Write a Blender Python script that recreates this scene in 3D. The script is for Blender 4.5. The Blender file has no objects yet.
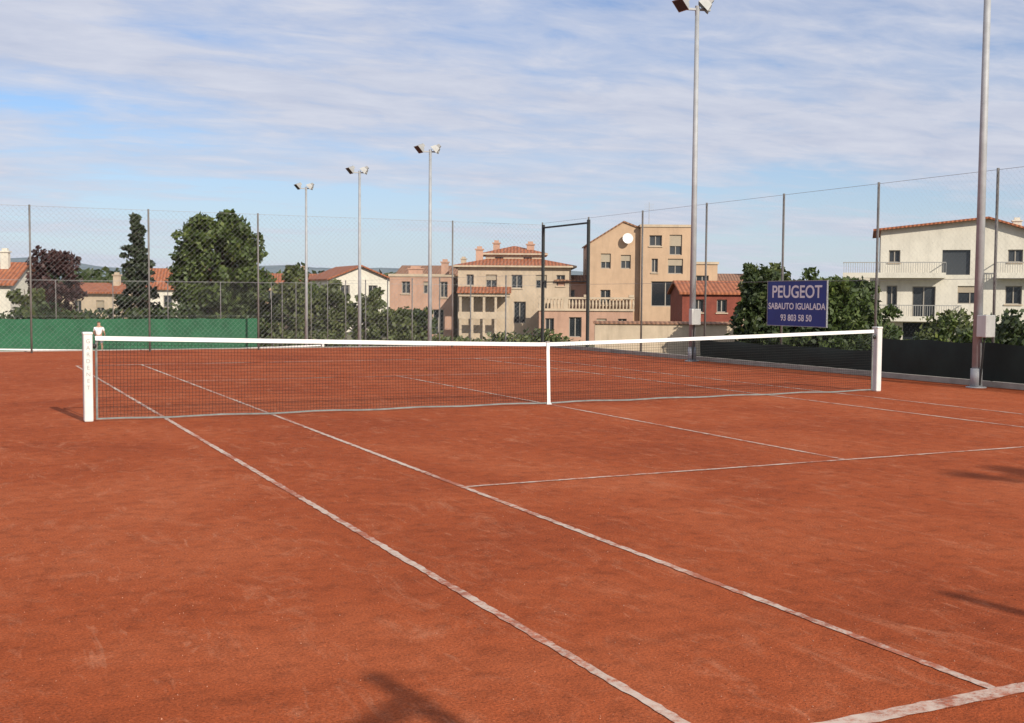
import bpy, math, random
import numpy as np
from mathutils import Vector, Matrix
random.seed(7); rng=np.random.default_rng(11)
scene=bpy.context.scene
scene.view_settings.view_transform='Standard'
scene.view_settings.look='None'
scene.view_settings.exposure=0
scene.view_settings.gamma=1

# ------------------------------------------------------------------ helpers
class MB:
    def __init__(s): s.v=[]; s.f=[]
    def quad(s,a,b,c,d):
        n=len(s.v); s.v+= [tuple(a),tuple(b),tuple(c),tuple(d)]; s.f.append((n,n+1,n+2,n+3))
    def poly(s,pts):
        n=len(s.v); s.v+=[tuple(p) for p in pts]; s.f.append(tuple(range(n,n+len(pts))))
    def box(s,x0,x1,y0,y1,z0,z1,M=None):
        n=len(s.v)
        P=[(x0,y0,z0),(x1,y0,z0),(x1,y1,z0),(x0,y1,z0),(x0,y0,z1),(x1,y0,z1),(x1,y1,z1),(x0,y1,z1)]
        if M is not None: P=[tuple(M@Vector(p)) for p in P]
        s.v+=P
        s.f+=[(n,n+3,n+2,n+1),(n+4,n+5,n+6,n+7),(n,n+1,n+5,n+4),(n+1,n+2,n+6,n+5),(n+2,n+3,n+7,n+6),(n+3,n,n+4,n+7)]
    def cyl(s,a,b,r0,r1,seg=10,caps=True):
        a=Vector(a);b=Vector(b);d=(b-a).normalized()
        u=d.orthogonal().normalized();w=d.cross(u)
        n=len(s.v)
        for p,r in((a,r0),(b,r1)):
            for i in range(seg):
                t=2*math.pi*i/seg
                s.v.append(tuple(p+u*(r*math.cos(t))+w*(r*math.sin(t))))
        for i in range(seg):
            j=(i+1)%seg
            s.f.append((n+i,n+j,n+seg+j,n+seg+i))
        if caps:
            s.f.append(tuple(range(n+seg-1,n-1,-1))); s.f.append(tuple(range(n+seg,n+2*seg)))
    def frustum(s,M,w0,h0,w1,h1,L):
        n=len(s.v)
        P=[(-w0,-h0,0),(w0,-h0,0),(w0,h0,0),(-w0,h0,0),(-w1,-h1,L),(w1,-h1,L),(w1,h1,L),(-w1,h1,L)]
        s.v+=[tuple(M@Vector(p)) for p in P]
        s.f+=[(n,n+3,n+2,n+1),(n+4,n+5,n+6,n+7),(n,n+1,n+5,n+4),(n+1,n+2,n+6,n+5),(n+2,n+3,n+7,n+6),(n+3,n,n+4,n+7)]
    def build(s,name,mat,parent=None,smooth=False,bevel=0):
        me=bpy.data.meshes.new(name); me.from_pydata(s.v,[],s.f); me.materials.append(mat)
        if smooth:
            for p in me.polygons: p.use_smooth=True
        me.update()
        o=bpy.data.objects.new(name,me); scene.collection.objects.link(o)
        if parent: o.parent=parent
        if bevel:
            m=o.modifiers.new('b','BEVEL'); m.width=bevel; m.segments=2
        return o
def empty(name,loc=(0,0,0),rot=0):
    o=bpy.data.objects.new(name,None); scene.collection.objects.link(o)
    o.location=loc; o.rotation_euler=(0,0,rot); return o

def newmat(name):
    m=bpy.data.materials.new(name); m.use_nodes=True
    nt=m.node_tree; b=nt.nodes['Principled BSDF']; return m,nt,b
def nd(nt,t,**kw):
    n=nt.nodes.new(t)
    for k,v in kw.items():
        if k in n.inputs.keys(): n.inputs[k].default_value=v
        else: setattr(n,k,v)
    return n
def ramp(nt,src,stops):
    r=nt.nodes.new('ShaderNodeValToRGB'); e=r.color_ramp.elements
    while len(e)>1: e.remove(e[-1])
    e[0].position=stops[0][0]; e[0].color=stops[0][1]
    for p,c in stops[1:]:
        k=e.new(p); k.color=c
    nt.links.new(src,r.inputs['Fac']); return r
def c4(c,k=1): return (c[0]*k,c[1]*k,c[2]*k,1)
def g1(v): return (v,v,v,1)
def mixc(nt,fac,a,b,mode='MIX'):
    m=nt.nodes.new('ShaderNodeMix'); m.data_type='RGBA'; m.blend_type=mode
    for s,v in ((m.inputs[0],fac),(m.inputs[6],a),(m.inputs[7],b)):
        if hasattr(v,'is_output'): nt.links.new(v,s)
        else: s.default_value=v
    return m.outputs[2]
def mathn(nt,op,a,b=None,clamp=False,c=None):
    m=nt.nodes.new('ShaderNodeMath'); m.operation=op; m.use_clamp=clamp
    for s,v in ((m.inputs[0],a),(m.inputs[1],b),(m.inputs[2],c)):
        if v is None: continue
        if hasattr(v,'is_output'): nt.links.new(v,s)
        else: s.default_value=v
    return m.outputs[0]
def simple(name,col,rough=.6,metal=0,var=.15,scale=2.0,bump=0.0,bscale=60,stain=0.0):
    m,nt,b=newmat(name)
    tc=nd(nt,'ShaderNodeTexCoord')
    n=nd(nt,'ShaderNodeTexNoise',Scale=scale,Detail=4.0,Roughness=.65); nt.links.new(tc.outputs['Object'],n.inputs['Vector'])
    r=ramp(nt,n.outputs['Fac'],[(.3,c4(col,1-var)),(.7,c4(col,1+var*.6))])
    out=r.outputs['Color']
    if stain>0:
        mp=nd(nt,'ShaderNodeMapping'); mp.inputs['Scale'].default_value=(1.3,1.3,.18); nt.links.new(tc.outputs['Object'],mp.inputs['Vector'])
        n2=nd(nt,'ShaderNodeTexNoise',Scale=1.6,Detail=4.0,Roughness=.7); nt.links.new(mp.outputs[0],n2.inputs['Vector'])
        r2=ramp(nt,n2.outputs['Fac'],[(.48,(0,0,0,1)),(.75,g1(stain))])
        out=mixc(nt,r2.outputs['Color'],out,c4(col,.45))
    nt.links.new(out,b.inputs['Base Color'])
    b.inputs['Roughness'].default_value=rough; b.inputs['Metallic'].default_value=metal
    if bump>0:
        n3=nd(nt,'ShaderNodeTexNoise',Scale=bscale,Detail=2.0); nt.links.new(tc.outputs['Object'],n3.inputs['Vector'])
        bp=nd(nt,'ShaderNodeBump',Strength=bump,Distance=.02); nt.links.new(n3.outputs['Fac'],bp.inputs['Height']); nt.links.new(bp.outputs[0],b.inputs['Normal'])
    return m
def tiles(name,col):
    m,nt,b=newmat(name); tc=nd(nt,'ShaderNodeTexCoord')
    w=nd(nt,'ShaderNodeTexWave',Scale=1.1,Distortion=.3,Detail=1.0); w.bands_direction='X'
    nt.links.new(tc.outputs['Object'],w.inputs['Vector'])
    n=nd(nt,'ShaderNodeTexNoise',Scale=2.2,Detail=5.0,Roughness=.75); nt.links.new(tc.outputs['Object'],n.inputs['Vector'])
    r=ramp(nt,n.outputs['Fac'],[(.3,c4(col,.6)),(.55,c4(col,1)),(.75,(col[0]*1.2,col[1]*1.6,col[2]*1.7,1))])
    r2=ramp(nt,w.outputs['Fac'],[(.1,g1(.65)),(.6,g1(1))])
    nt.links.new(mixc(nt,1.0,r.outputs['Color'],r2.outputs['Color'],'MULTIPLY'),b.inputs['Base Color'])
    bp=nd(nt,'ShaderNodeBump',Strength=.6,Distance=.06); nt.links.new(w.outputs['Fac'],bp.inputs['Height']); nt.links.new(bp.outputs[0],b.inputs['Normal'])
    b.inputs['Roughness'].default_value=.85
    return m
def leafmat(name,dark,light,hi=None):
    m,nt,b=newmat(name)
    g=nd(nt,'ShaderNodeNewGeometry'); 
    n=nd(nt,'ShaderNodeTexNoise',Scale=.9,Detail=1.0); nt.links.new(g.outputs['Position'],n.inputs['Vector'])
    a=mathn(nt,'MULTIPLY',g.outputs['Random Per Island'],.55)
    a2=mathn(nt,'MULTIPLY_ADD',n.outputs['Fac'],.9,c=-.22)
    s=mathn(nt,'ADD',a,a2,True)
    r=ramp(nt,s,[(.1,c4(dark)),(.6,c4(light)),(.95,c4(hi or (light[0]*1.5,light[1]*1.4,light[2]*1.2)))])
    nt.links.new(r.outputs['Color'],b.inputs['Base Color']); b.inputs['Roughness'].default_value=.6
    tr=nd(nt,'ShaderNodeBsdfTranslucent'); nt.links.new(r.outputs['Color'],tr.inputs['Color'])
    mx=nt.nodes.new('ShaderNodeMixShader'); mx.inputs[0].default_value=.25
    nt.links.new(b.outputs[0],mx.inputs[1]); nt.links.new(tr.outputs[0],mx.inputs[2])
    nt.links.new(mx.outputs[0],nt.nodes['Material Output'].inputs['Surface'])
    return m

# ------------------------------------------------------------------ camera
yaw,pit,rol=.451,.056,.0069
F=Vector((math.sin(yaw)*math.cos(pit),math.cos(yaw)*math.cos(pit),-math.sin(pit)))
R=Vector((math.cos(yaw),-math.sin(yaw),0)); U=R.cross(F)
R2=R*math.cos(rol)+U*math.sin(rol); U2=-R*math.sin(rol)+U*math.cos(rol)
cd=bpy.data.cameras.new('camera'); cam=bpy.data.objects.new('camera',cd); scene.collection.objects.link(cam)
M=Matrix((( R2.x,U2.x,-F.x,-7.9096),(R2.y,U2.y,-F.y,-15.1505),(R2.z,U2.z,-F.z,1.5856),(0,0,0,1)))
cam.matrix_world=M; cd.lens=40.56; cd.sensor_width=36; cd.clip_end=9000; cd.clip_start=.1
scene.camera=cam

# ------------------------------------------------------------------ light
EL=math.radians(28); AZ=Vector((.12,-1,0)).normalized()
sd=bpy.data.lights.new('sun','SUN'); sd.energy=4.9; sd.angle=math.radians(.5); sd.color=(1,.92,.79)
sun=bpy.data.objects.new('sun',sd); scene.collection.objects.link(sun)
sdir=Vector((AZ.x*math.cos(EL),AZ.y*math.cos(EL),math.sin(EL)))
sun.rotation_euler=(-sdir).to_track_quat('-Z','Y').to_euler(); sun.location=(0,-60,60)

w=bpy.data.worlds.new('World'); scene.world=w; w.use_nodes=True; w.name='sky'
nt=w.node_tree; bg=nt.nodes['Background']
sky=nt.nodes.new('ShaderNodeTexSky'); sky.sky_type='NISHITA'; sky.sun_disc=False
sky.sun_elevation=EL; sky.sun_rotation=math.atan2(AZ.x,AZ.y); sky.air_density=1.0; sky.dust_density=.4; sky.ozone_density=2.2
tc=nt.nodes.new('ShaderNodeTexCoord')
sep=nt.nodes.new('ShaderNodeSeparateXYZ'); nt.links.new(tc.outputs['Generated'],sep.inputs[0])
zz=mathn(nt,'MAXIMUM',sep.outputs['Z'],0.0)
zd=mathn(nt,'ADD',zz,.10)
px=mathn(nt,'DIVIDE',sep.outputs['X'],zd); py=mathn(nt,'DIVIDE',sep.outputs['Y'],zd)
comb=nt.nodes.new('ShaderNodeCombineXYZ'); nt.links.new(px,comb.inputs[0]); nt.links.new(py,comb.inputs[1])
mp=nt.nodes.new('ShaderNodeMapping'); mp.inputs['Rotation'].default_value=(0,0,math.radians(22)); mp.inputs['Scale'].default_value=(.6,1.0,1); mp.inputs['Location'].default_value=(3.1,1.9,0)
nt.links.new(comb.outputs[0],mp.inputs['Vector'])
n1=nd(nt,'ShaderNodeTexNoise',Scale=.85,Detail=6.0,Roughness=.55,Distortion=.35); nt.links.new(mp.outputs[0],n1.inputs['Vector'])
n2=nd(nt,'ShaderNodeTexNoise',Scale=5.5,Detail=5.0,Roughness=.6,Distortion=.3); nt.links.new(mp.outputs[0],n2.inputs['Vector'])
s=mathn(nt,'MULTIPLY_ADD',n2.outputs['Fac'],.34,c=-.17)
hz=mathn(nt,'MULTIPLY_ADD',zz,1.0,c=-.04)
s=mathn(nt,'ADD',mathn(nt,'ADD',s,n1.outputs['Fac']),hz)
cr=ramp(nt,s,[(.46,(0,0,0,1)),(.56,g1(.55)),(.68,g1(.93))])
hr=ramp(nt,zz,[(0,g1(.9)),(.06,g1(.55)),(.15,g1(.12)),(.25,g1(0))])
tint=mixc(nt,1.0,sky.outputs[0],(.88,1.0,1.24,1),'MULTIPLY')
skyc=mixc(nt,hr.outputs['Color'],tint,(5.9,6.7,7.6,1))
ccol=ramp(nt,n2.outputs['Fac'],[(.3,(5.4,5.8,7.1,1)),(.7,(6.8,7.0,7.9,1))])
full=mixc(nt,cr.outputs['Color'],skyc,ccol.outputs['Color'])
nt.links.new(full,bg.inputs['Color']); bg.inputs['Strength'].default_value=.1

# ------------------------------------------------------------------ ground materials
def clay_nodes(nt,vec):
    a=nd(nt,'ShaderNodeTexNoise',Scale=.4,Detail=5.0,Roughness=.62,Distortion=.5); nt.links.new(vec,a.inputs['Vector'])
    ra=ramp(nt,a.outputs['Fac'],[(.32,(.270,.056,.018,1)),(.50,(.335,.073,.023,1)),(.68,(.390,.098,.036,1))])
    # dusty dragged patches
    m1=nd(nt,'ShaderNodeMapping'); m1.inputs['Scale'].default_value=(2.2,.9,1); m1.inputs['Rotation'].default_value=(0,0,.35); nt.links.new(vec,m1.inputs['Vector'])
    b_=nd(nt,'ShaderNodeTexNoise',Scale=1.9,Detail=8.0,Roughness=.8,Distortion=.9); nt.links.new(m1.outputs[0],b_.inputs['Vector'])
    rb=ramp(nt,b_.outputs['Fac'],[(.52,(0,0,0,1)),(.60,g1(.22)),(.72,g1(.75))])
    c=mixc(nt,rb.outputs['Color'],ra.outputs['Color'],(.48,.185,.098,1))
    # scuff marks: thin slanted pale scratches
    m2=nd(nt,'ShaderNodeMapping'); m2.inputs['Scale'].default_value=(9,1.6,1); m2.inputs['Rotation'].default_value=(0,0,-1.0); nt.links.new(vec,m2.inputs['Vector'])
    sc=nd(nt,'ShaderNodeTexNoise',Scale=1.3,Detail=3.0,Roughness=.6,Distortion=1.2); nt.links.new(m2.outputs[0],sc.inputs['Vector'])
    rs=ramp(nt,sc.outputs['Fac'],[(.64,(0,0,0,1)),(.72,g1(.55))])
    c=mixc(nt,rs.outputs['Color'],c,(.46,.165,.085,1))
    g=nd(nt,'ShaderNodeTexNoise',Scale=75,Detail=3.0,Roughness=.85); nt.links.new(vec,g.inputs['Vector'])
    rg=ramp(nt,g.outputs['Fac'],[(.30,g1(.50)),(.50,g1(.96)),(.70,g1(1.4))])
    c=mixc(nt,1.0,c,rg.outputs['Color'],'MULTIPLY')
    d=nd(nt,'ShaderNodeTexNoise',Scale=6.5,Detail=5.0,Roughness=.75); nt.links.new(vec,d.inputs['Vector'])
    rd=ramp(nt,d.outputs['Fac'],[(.32,g1(.72)),(.5,g1(1)),(.7,g1(1.12))])
    c=mixc(nt,1.0,c,rd.outputs['Color'],'MULTIPLY')
    return c,g,d,b_
m_clay,nt,b=newmat('clay'); geo=nd(nt,'ShaderNodeNewGeometry')
c,g,d,_=clay_nodes(nt,geo.outputs['Position']); nt.links.new(c,b.inputs['Base Color']); b.inputs['Roughness'].default_value=.95
b.inputs['Specular IOR Level'].default_value=.12
h=mathn(nt,'ADD',mathn(nt,'MULTIPLY',g.outputs['Fac'],.5),mathn(nt,'MULTIPLY',d.outputs['Fac'],1.1))
bp=nd(nt,'ShaderNodeBump',Strength=.8,Distance=.016); nt.links.new(h,bp.inputs['Height']); nt.links.new(bp.outputs[0],b.inputs['Normal'])
m_line,nt,b=newmat('line_paint'); geo=nd(nt,'ShaderNodeNewGeometry')
c,g,d,_=clay_nodes(nt,geo.outputs['Position'])
e1=nd(nt,'ShaderNodeTexNoise',Scale=11.0,Detail=6.0,Roughness=.8); nt.links.new(geo.outputs['Position'],e1.inputs['Vector'])
e2=nd(nt,'ShaderNodeTexNoise',Scale=1.1,Detail=2.0); nt.links.new(geo.outputs['Position'],e2.inputs['Vector'])
es2=mathn(nt,'ADD',e1.outputs['Fac'],mathn(nt,'MULTIPLY_ADD',e2.outputs['Fac'],.7,c=-.35))
re=ramp(nt,es2,[(.36,g1(.12)),(.48,g1(.36)),(.60,g1(.92))])
nt.links.new(mixc(nt,re.outputs['Color'],(.56,.47,.39,1),c),b.inputs['Base Color']); b.inputs['Roughness'].default_value=.9
m_ground=simple('dry_grass_ground',(.13,.12,.06),.95,var=.4,scale=.15,bump=.4,bscale=8)
m_hill,nt,b=newmat('hill_haze'); geo=nd(nt,'ShaderNodeNewGeometry')  # bluish base colours paint the distance haze into the hills
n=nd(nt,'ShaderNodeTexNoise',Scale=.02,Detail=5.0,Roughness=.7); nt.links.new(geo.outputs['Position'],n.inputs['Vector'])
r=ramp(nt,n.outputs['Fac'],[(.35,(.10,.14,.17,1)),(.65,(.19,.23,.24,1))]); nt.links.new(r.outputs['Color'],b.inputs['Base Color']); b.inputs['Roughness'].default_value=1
m_conc=simple('concrete',(.36,.32,.27),.9,var=.25,scale=3,bump=.3)

mb=MB(); mb.quad((-4000,-4000,-1.9),(4000,-4000,-1.9),(4000,6000,-1.9),(-4000,6000,-1.9)); mb.build('ground',m_ground)
mb=MB(); N=90
prof=[]
for i in range(N+1):
    a=math.radians(-40+130*i/N); 
    hh=38+16*math.sin(a*5+.5)+9*math.sin(a*13+2)+5*math.sin(a*31)
    prof.append((a,hh))
rings=[(1300,-3),(1500,.55),(1750,.8),(2000,1.0),(2300,.9),(2700,-.1)]
for j,(rr,k) in enumerate(rings):
    for i,(a,hh) in enumerate(prof):
        z=-3 if k==-3 else (hh*k if k>0 else -3)
        z+= (3*math.sin(i*1.7+j*2.3) if k>0 else 0)
        mb.v.append((rr*math.sin(a),rr*math.cos(a),z))
for j in range(len(rings)-1):
    for i in range(N):
        n=j*(N+1)+i; mb.f.append((n,n+1,n+N+2,n+N+1))
mb.build('hills',m_hill,smooth=True)
mb=MB(); mb.box(-34,9.55,-31,18.9,-1.895,0); mb.build('clay_court',m_clay)
mb=MB(); mb.box(-34,9.55,18.9+.26,53.5,-1.893,-1.6); mb.build('clay_court',m_clay)
mb=MB(); mb.box(-34,9.8,18.905,19.155,-1.89,.02)
mb.box(9.12,9.26,-30,18.2,0.001,.10); mb.build('concrete_kerb',m_conc)
mb=MB(); L=11.885
def ln(x0,x1,y0,y1,z=.004): 
    if (y1-y0)>(x1-x0):
        n=max(2,int((y1-y0)/.05)); ys=np.linspace(y0,y1,n); base=len(mb.v)
        for y in ys:
            mb.v.append((x0+random.uniform(-.006,.006),y,z)); mb.v.append((x1+random.uniform(-.006,.006),y,z))
    else:
        n=max(2,int((x1-x0)/.05)); xs=np.linspace(x0,x1,n); base=len(mb.v)
        for x in xs:
            mb.v.append((x,y1+random.uniform(-.006,.006),z)); mb.v.append((x,y0+random.uniform(-.006,.006),z))
    for i in range(n-1):
        k=base+2*i; mb.f.append((k,k+1,k+3,k+2))
for zc,yc in ((0,0),(-1.6,36.2)):
    z=zc+.004
    for x in (-5.485,-4.115,4.115,5.485): ln(x-.025,x+.025,yc-L+.045,yc+L-.045,z)
    for s_ in(-1,1):
        ln(-5.51,5.51,yc+s_*L-.045,yc+s_*L+.045,z)
        ln(-4.087,4.087,yc+s_*6.4-.024,yc+s_*6.4+.024,z+.001)
    ln(-.025,.025,yc-6.373,yc+6.373,z)
mb.build('court_lines',m_line)
# loose clay crumbs on the near surface
n=9000; X=rng.uniform(-9,3,n); Y=-13.5+rng.uniform(0,1,n)**1.6*14; S=rng.uniform(.0015,.0045,n)
V=np.empty((n,4,3)); 
for k,(dx,dy,dz) in enumerate(((1,0,-.3),(-.5,.87,-.3),(-.5,-.87,-.3),(0,0,1.1))):
    V[:,k,0]=X+dx*S*rng.uniform(.7,1.4,n); V[:,k,1]=Y+dy*S*rng.uniform(.7,1.4,n); V[:,k,2]=.001+(dz+.3)*S
me=bpy.data.meshes.new('clay_grit'); idx=np.arange(n)*4
F_=np.concatenate([np.stack([idx,idx+1,idx+3],1),np.stack([idx+1,idx+2,idx+3],1),np.stack([idx+2,idx,idx+3],1)])
me.from_pydata(V.reshape(-1,3).tolist(),[],F_.tolist())
m_grit,nt,b=newmat('clay_grit'); gg=nd(nt,'ShaderNodeNewGeometry'); r=ramp(nt,gg.outputs['Random Per Island'],[(0,(.20,.045,.016,1)),(.5,(.36,.10,.04,1)),(1,(.50,.24,.15,1))]); nt.links.new(r.outputs[0],b.inputs['Base Color']); b.inputs['Roughness'].default_value=.95
me.materials.append(m_grit); o=bpy.data.objects.new('clay_grit',me); scene.collection.objects.link(o)

# ------------------------------------------------------------------ net
m_white=simple('white_tape',(.76,.76,.74),.7,var=.08,scale=6)
m_postw=simple('white_post_plastic',(.70,.69,.66),.45,var=.12,scale=5,stain=.3)
m_black=simple('net_cord',(.010,.012,.012),.8,var=.1)
m_dark=simple('dark_metal',(.03,.032,.03),.5,metal=.3,var=.2)
m_galv=simple('galvanised_steel',(.36,.37,.38),.6,metal=.1,var=.18,scale=4,stain=.3)
m_wire=simple('galvanised_wire',(.30,.31,.31),.6,metal=.1,var=.15,scale=4)
m_galvd=simple('weathered_steel',(.17,.16,.15),.6,metal=.1,var=.3,scale=4)
m_hem=simple('net_hem',(.17,.18,.17),.8,var=.3,scale=8)
m_text=simple('post_lettering',(.30,.32,.30),.6,var=.05)
def text(body,size,mat,loc,rot,parent,name,ext=.002,align='CENTER',bold=0.0):
    cu=bpy.data.curves.new(name,'FONT'); cu.body=body; cu.size=size; cu.extrude=ext; cu.align_x=align; cu.align_y='CENTER'; cu.space_line=.8; cu.offset=bold
    o=bpy.data.objects.new(name,cu); scene.collection.objects.link(o); cu.materials.append(mat)
    bpy.context.view_layer.update()
    dg=bpy.context.evaluated_depsgraph_get(); me=bpy.data.meshes.new_from_object(o.evaluated_get(dg)); 
    bpy.data.objects.remove(o)
    o2=bpy.data.objects.new(name,me); scene.collection.objects.link(o2)
    o2.location=loc; o2.rotation_euler=rot; o2.parent=parent
    return o2
def net(loc,detail=True):
    root=empty('tennis_net',loc)
    H=lambda x:.914+.150*(abs(x)/6.3)**1.1
    xe=6.33; cell=.042 if detail else .09; t=.0018 if detail else .004
    bow=lambda x,z:-.10*(1-(x/xe)**2)*(1-z/1.05)*.6+.012*math.sin(x*3.1+z*5)
    mb=MB()
    n=int(2*xe/cell)
    zs=[0,.3,.6,1.0]
    for i in range(n+1):
        x=-xe+i*cell; h=H(x)
        for a,b_ in zip(zs[:-1],zs[1:]):
            z0=.03+a*(h-.05); z1=.03+b_*(h-.05)
            y0=bow(x,z0); y1=bow(x,z1)
            mb.quad((x-t,y0,z0),(x+t,y0,z0),(x+t,y1,z1),(x-t,y1,z1))
            mb.quad((x,y0-t,z0),(x,y0+t,z0),(x,y1+t,z1),(x,y1-t,z1))
    m=int(1.0/cell); xs=np.linspace(-xe,xe,42)
    for k in range(m):
        fr=k/m
        for a,b_ in zip(xs[:-1],xs[1:]):
            za=.03+fr*(H(a)-.05); zb=.03+fr*(H(b_)-.05); ya=bow(a,za); yb=bow(b_,zb)
            mb.quad((a,ya,za-t),(b_,yb,zb-t),(b_,yb,zb+t),(a,ya,za+t))
            mb.quad((a,ya-t,za),(b_,yb-t,zb),(b_,yb+t,zb),(a,ya+t,za))
    mb.build('net_mesh',m_black,root)
    mb=MB()
    for a,b_ in zip(xs[:-1],xs[1:]):
        ha,hb=H(a),H(b_); ya,yb=bow(a,1),bow(b_,1)
        for sy in(-.012,.012):
            mb.quad((a,ya+sy,ha-.055),(b_,yb+sy,hb-.055),(b_,yb+sy*.6,hb),(a,ya+sy*.6,ha))
        mb.quad((a,ya-.0072,ha),(b_,yb-.0072,hb),(b_,yb+.0072,hb),(a,ya+.0072,ha))
    mb.build('top_tape',m_white,root)
    mb=MB()
    for a,b_ in zip(xs[:-1],xs[1:]):
        za=.010+.014*math.sin(a*2.3)**2; zb=.010+.014*math.sin(b_*2.3)**2
        mb.quad((a,bow(a,0)-.01,za),(b_,bow(b_,0)-.01,zb),(b_,bow(b_,0),zb+.020),(a,bow(a,0),za+.020))
    for sx in(-1,1):
        mb.box(min(sx*6.305,sx*6.33),max(sx*6.305,sx*6.33),-.008,.008,.03,1.0)
    mb.build('bottom_hem',m_hem,root)
    mb=MB()
    mb.box(-.026,.026,bow(0,.9)-.024,bow(0,.9)-.016,.80,.93); mb.quad((-.026,bow(0,.9)-.02,.80),(.026,bow(0,.9)-.02,.80),(.026,bow(0,0)-.02,.01),(-.026,bow(0,0)-.02,.01))
    mb.box(-.026,.026,bow(0,.9)-.024,bow(0,.9)+.02,.916,.926)
    mb.box(-.035,.035,-.10,-.05,0,.014)
    mb.build('centre_strap',m_white,root)
    for sx in(-1,1):
        mb=MB(); xc=sx*6.42
        mb.box(xc-.055,xc+.055,-.07,.07,.0,1.10)
        mb.build('net_post',m_postw,root,bevel=.018)
        mb=MB(); mb.box(xc-.060,xc+.060,-.075,.075,1.08,1.115)
        mb.build('post_cap',m_postw,root,bevel=.012)
        mb=MB(); q=xc-sx*.075
        mb.cyl((q,-.03,.94),(q,.03,.94),.03,.03,12); mb.cyl((q-sx*.02,-.0,1.06),(q-sx*.02,0.0,.2),.008,.008,6)
        mb.cyl((xc,.07,.82),(xc,.13,.82),.018,.018,8); mb.cyl((xc,.12,.82),(xc+.0,.12,.70),.012,.012,8)
        mb.build('winch',m_dark,root,True)
    if detail:
        for k,ch in enumerate('GARDENET'):
            text(ch,.07,m_text,(-6.42,-.0712,1.00-k*.082),(math.radians(90),0,0),root,'lettering',.0008)
    return root
net((0,0,0)); net((0,33.2,-1.6),False)
# ------------------------------------------------------------------ fences
def chain(mb,p0,p1,z0,z1,cell=.07,t=.0016):
    p0=Vector(p0);p1=Vector(p1);Lh=(p1-p0).length;d=(p1-p0)/Lh;nrm=Vector((-d.y,d.x,0)); H=z1-z0
    st=cell*1.414
    def P(s_,z): 
        q=p0+d*s_; return Vector((q.x,q.y,z))
    s_=-H
    while s_<Lh:
        a0,a1=max(s_,0),min(s_+H,Lh)
        if a1>a0+.01:
            for flip in(0,1):
                za,zb=z0+(a0-s_),z0+(a1-s_)
                if flip: za,zb=z0+z1-za,z0+z1-zb
                A=P(a0,za);B=P(a1,zb); dv=(B-A).normalized(); w_=dv.cross(nrm)*t
                ns=max(1,int((B-A).length/.35)); q=nrm*(t*(1 if flip else -1))
                base=len(mb.v)
                for k in range(ns+1):
                    C=A.lerp(B,k/ns); mb.v.append(tuple(C-w_+q)); mb.v.append(tuple(C+w_-q))
                for k in range(ns):
                    m_=base+2*k; mb.f.append((m_,m_+2,m_+3,m_+1))
        s_+=st
def fence(name,p0,p1,zb,zt,posts,mesh=True,cell=.07,t=.0016,pr=.026,pm=None,rails=True):
    root=empty(name)
    mb=MB()
    for (x,y) in posts: mb.cyl((x,y,zb-.02),(x,y,zt+.03),pr,pr,8)
    mb.build('posts',pm or m_galvd,root,True)
    if mesh:
        mb=MB(); chain(mb,(p0[0],p0[1],0),(p1[0],p1[1],0),zb+.05,zt,cell,t); mb.build('wire_mesh',m_wire,root)
    if rails:
        mb=MB()
        for z in (zb+.06,(zb+zt)/2,zt): mb.cyl((p0[0],p0[1],z),(p1[0],p1[1],z),.004,.004,5)
        mb.build('tension_wires',m_wire,root)
    return root
ys=[18-3*i+.0 for i in range(0,14)]
fence('chain_link_fence',(9.2,-18.15),(9.2,18),0,3.95,[(9.2,y) for y in ys],cell=.08,t=.0013)
fence('chain_link_fence',(-34,18.0),(9.17,18.0),0,3.9,[(9.1-3.03*i,18.0) for i in range(1,14) if i!=2],cell=.10,t=.0012)
fence('chain_link_fence',(-14.7,-18.15),(9.17,-18.15),0,4.0,[(-14.75+3.10*i,-18.15) for i in range(4)]+[(-2.2,-18.15),(.85,-18.15),(3.95,-18.15),(7.0,-18.15)],cell=.25,t=.001,pr=.055)
fence('chain_link_fence',(9.2,18.2),(9.2,53),-1.6,2.3,[(9.2,20.7+3*i) for i in range(11)],cell=.18,t=.0014)
fence('chain_link_fence',(-34,53.2),(9.2,53.2),-1.6,2.3,[(9.2-3*i,53.2) for i in range(15)],cell=.20,t=.0016)
root=empty('shadow_brace'); mb=MB(); mb.cyl((-6.35,-18.1,3.45),(-5.45,-18.1,3.82),.05,.05,8); mb.cyl((-6.35,-18.1,3.45),(-6.35,-18.1,0),.02,.02,6); mb.build('shadow_brace_tube',m_galvd,root)  # unseen brace added behind the camera to cast a slanting shadow on court
root=empty('fence_gate')
mb=MB()
for p in ((9.2,17.93),(9.2,15.0)): mb.box(p[0]-.038,p[0]+.038,p[1]-.038,p[1]+.038,0,3.9)
mb.box(9.17,9.23,15.05,17.88,3.78,3.83); mb.box(9.18,9.22,15.05,17.88,2.05,2.08)
mb.build('frame',m_dark,root)
m_wbg=simple('green_windbreak_fabric',(.018,.105,.050),.85,var=.3,scale=.8,bump=.3,bscale=3)
m_wbd=simple('dark_windbreak_fabric',(.012,.022,.017),.85,var=.4,scale=1.2,bump=.3,bscale=6)
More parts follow.
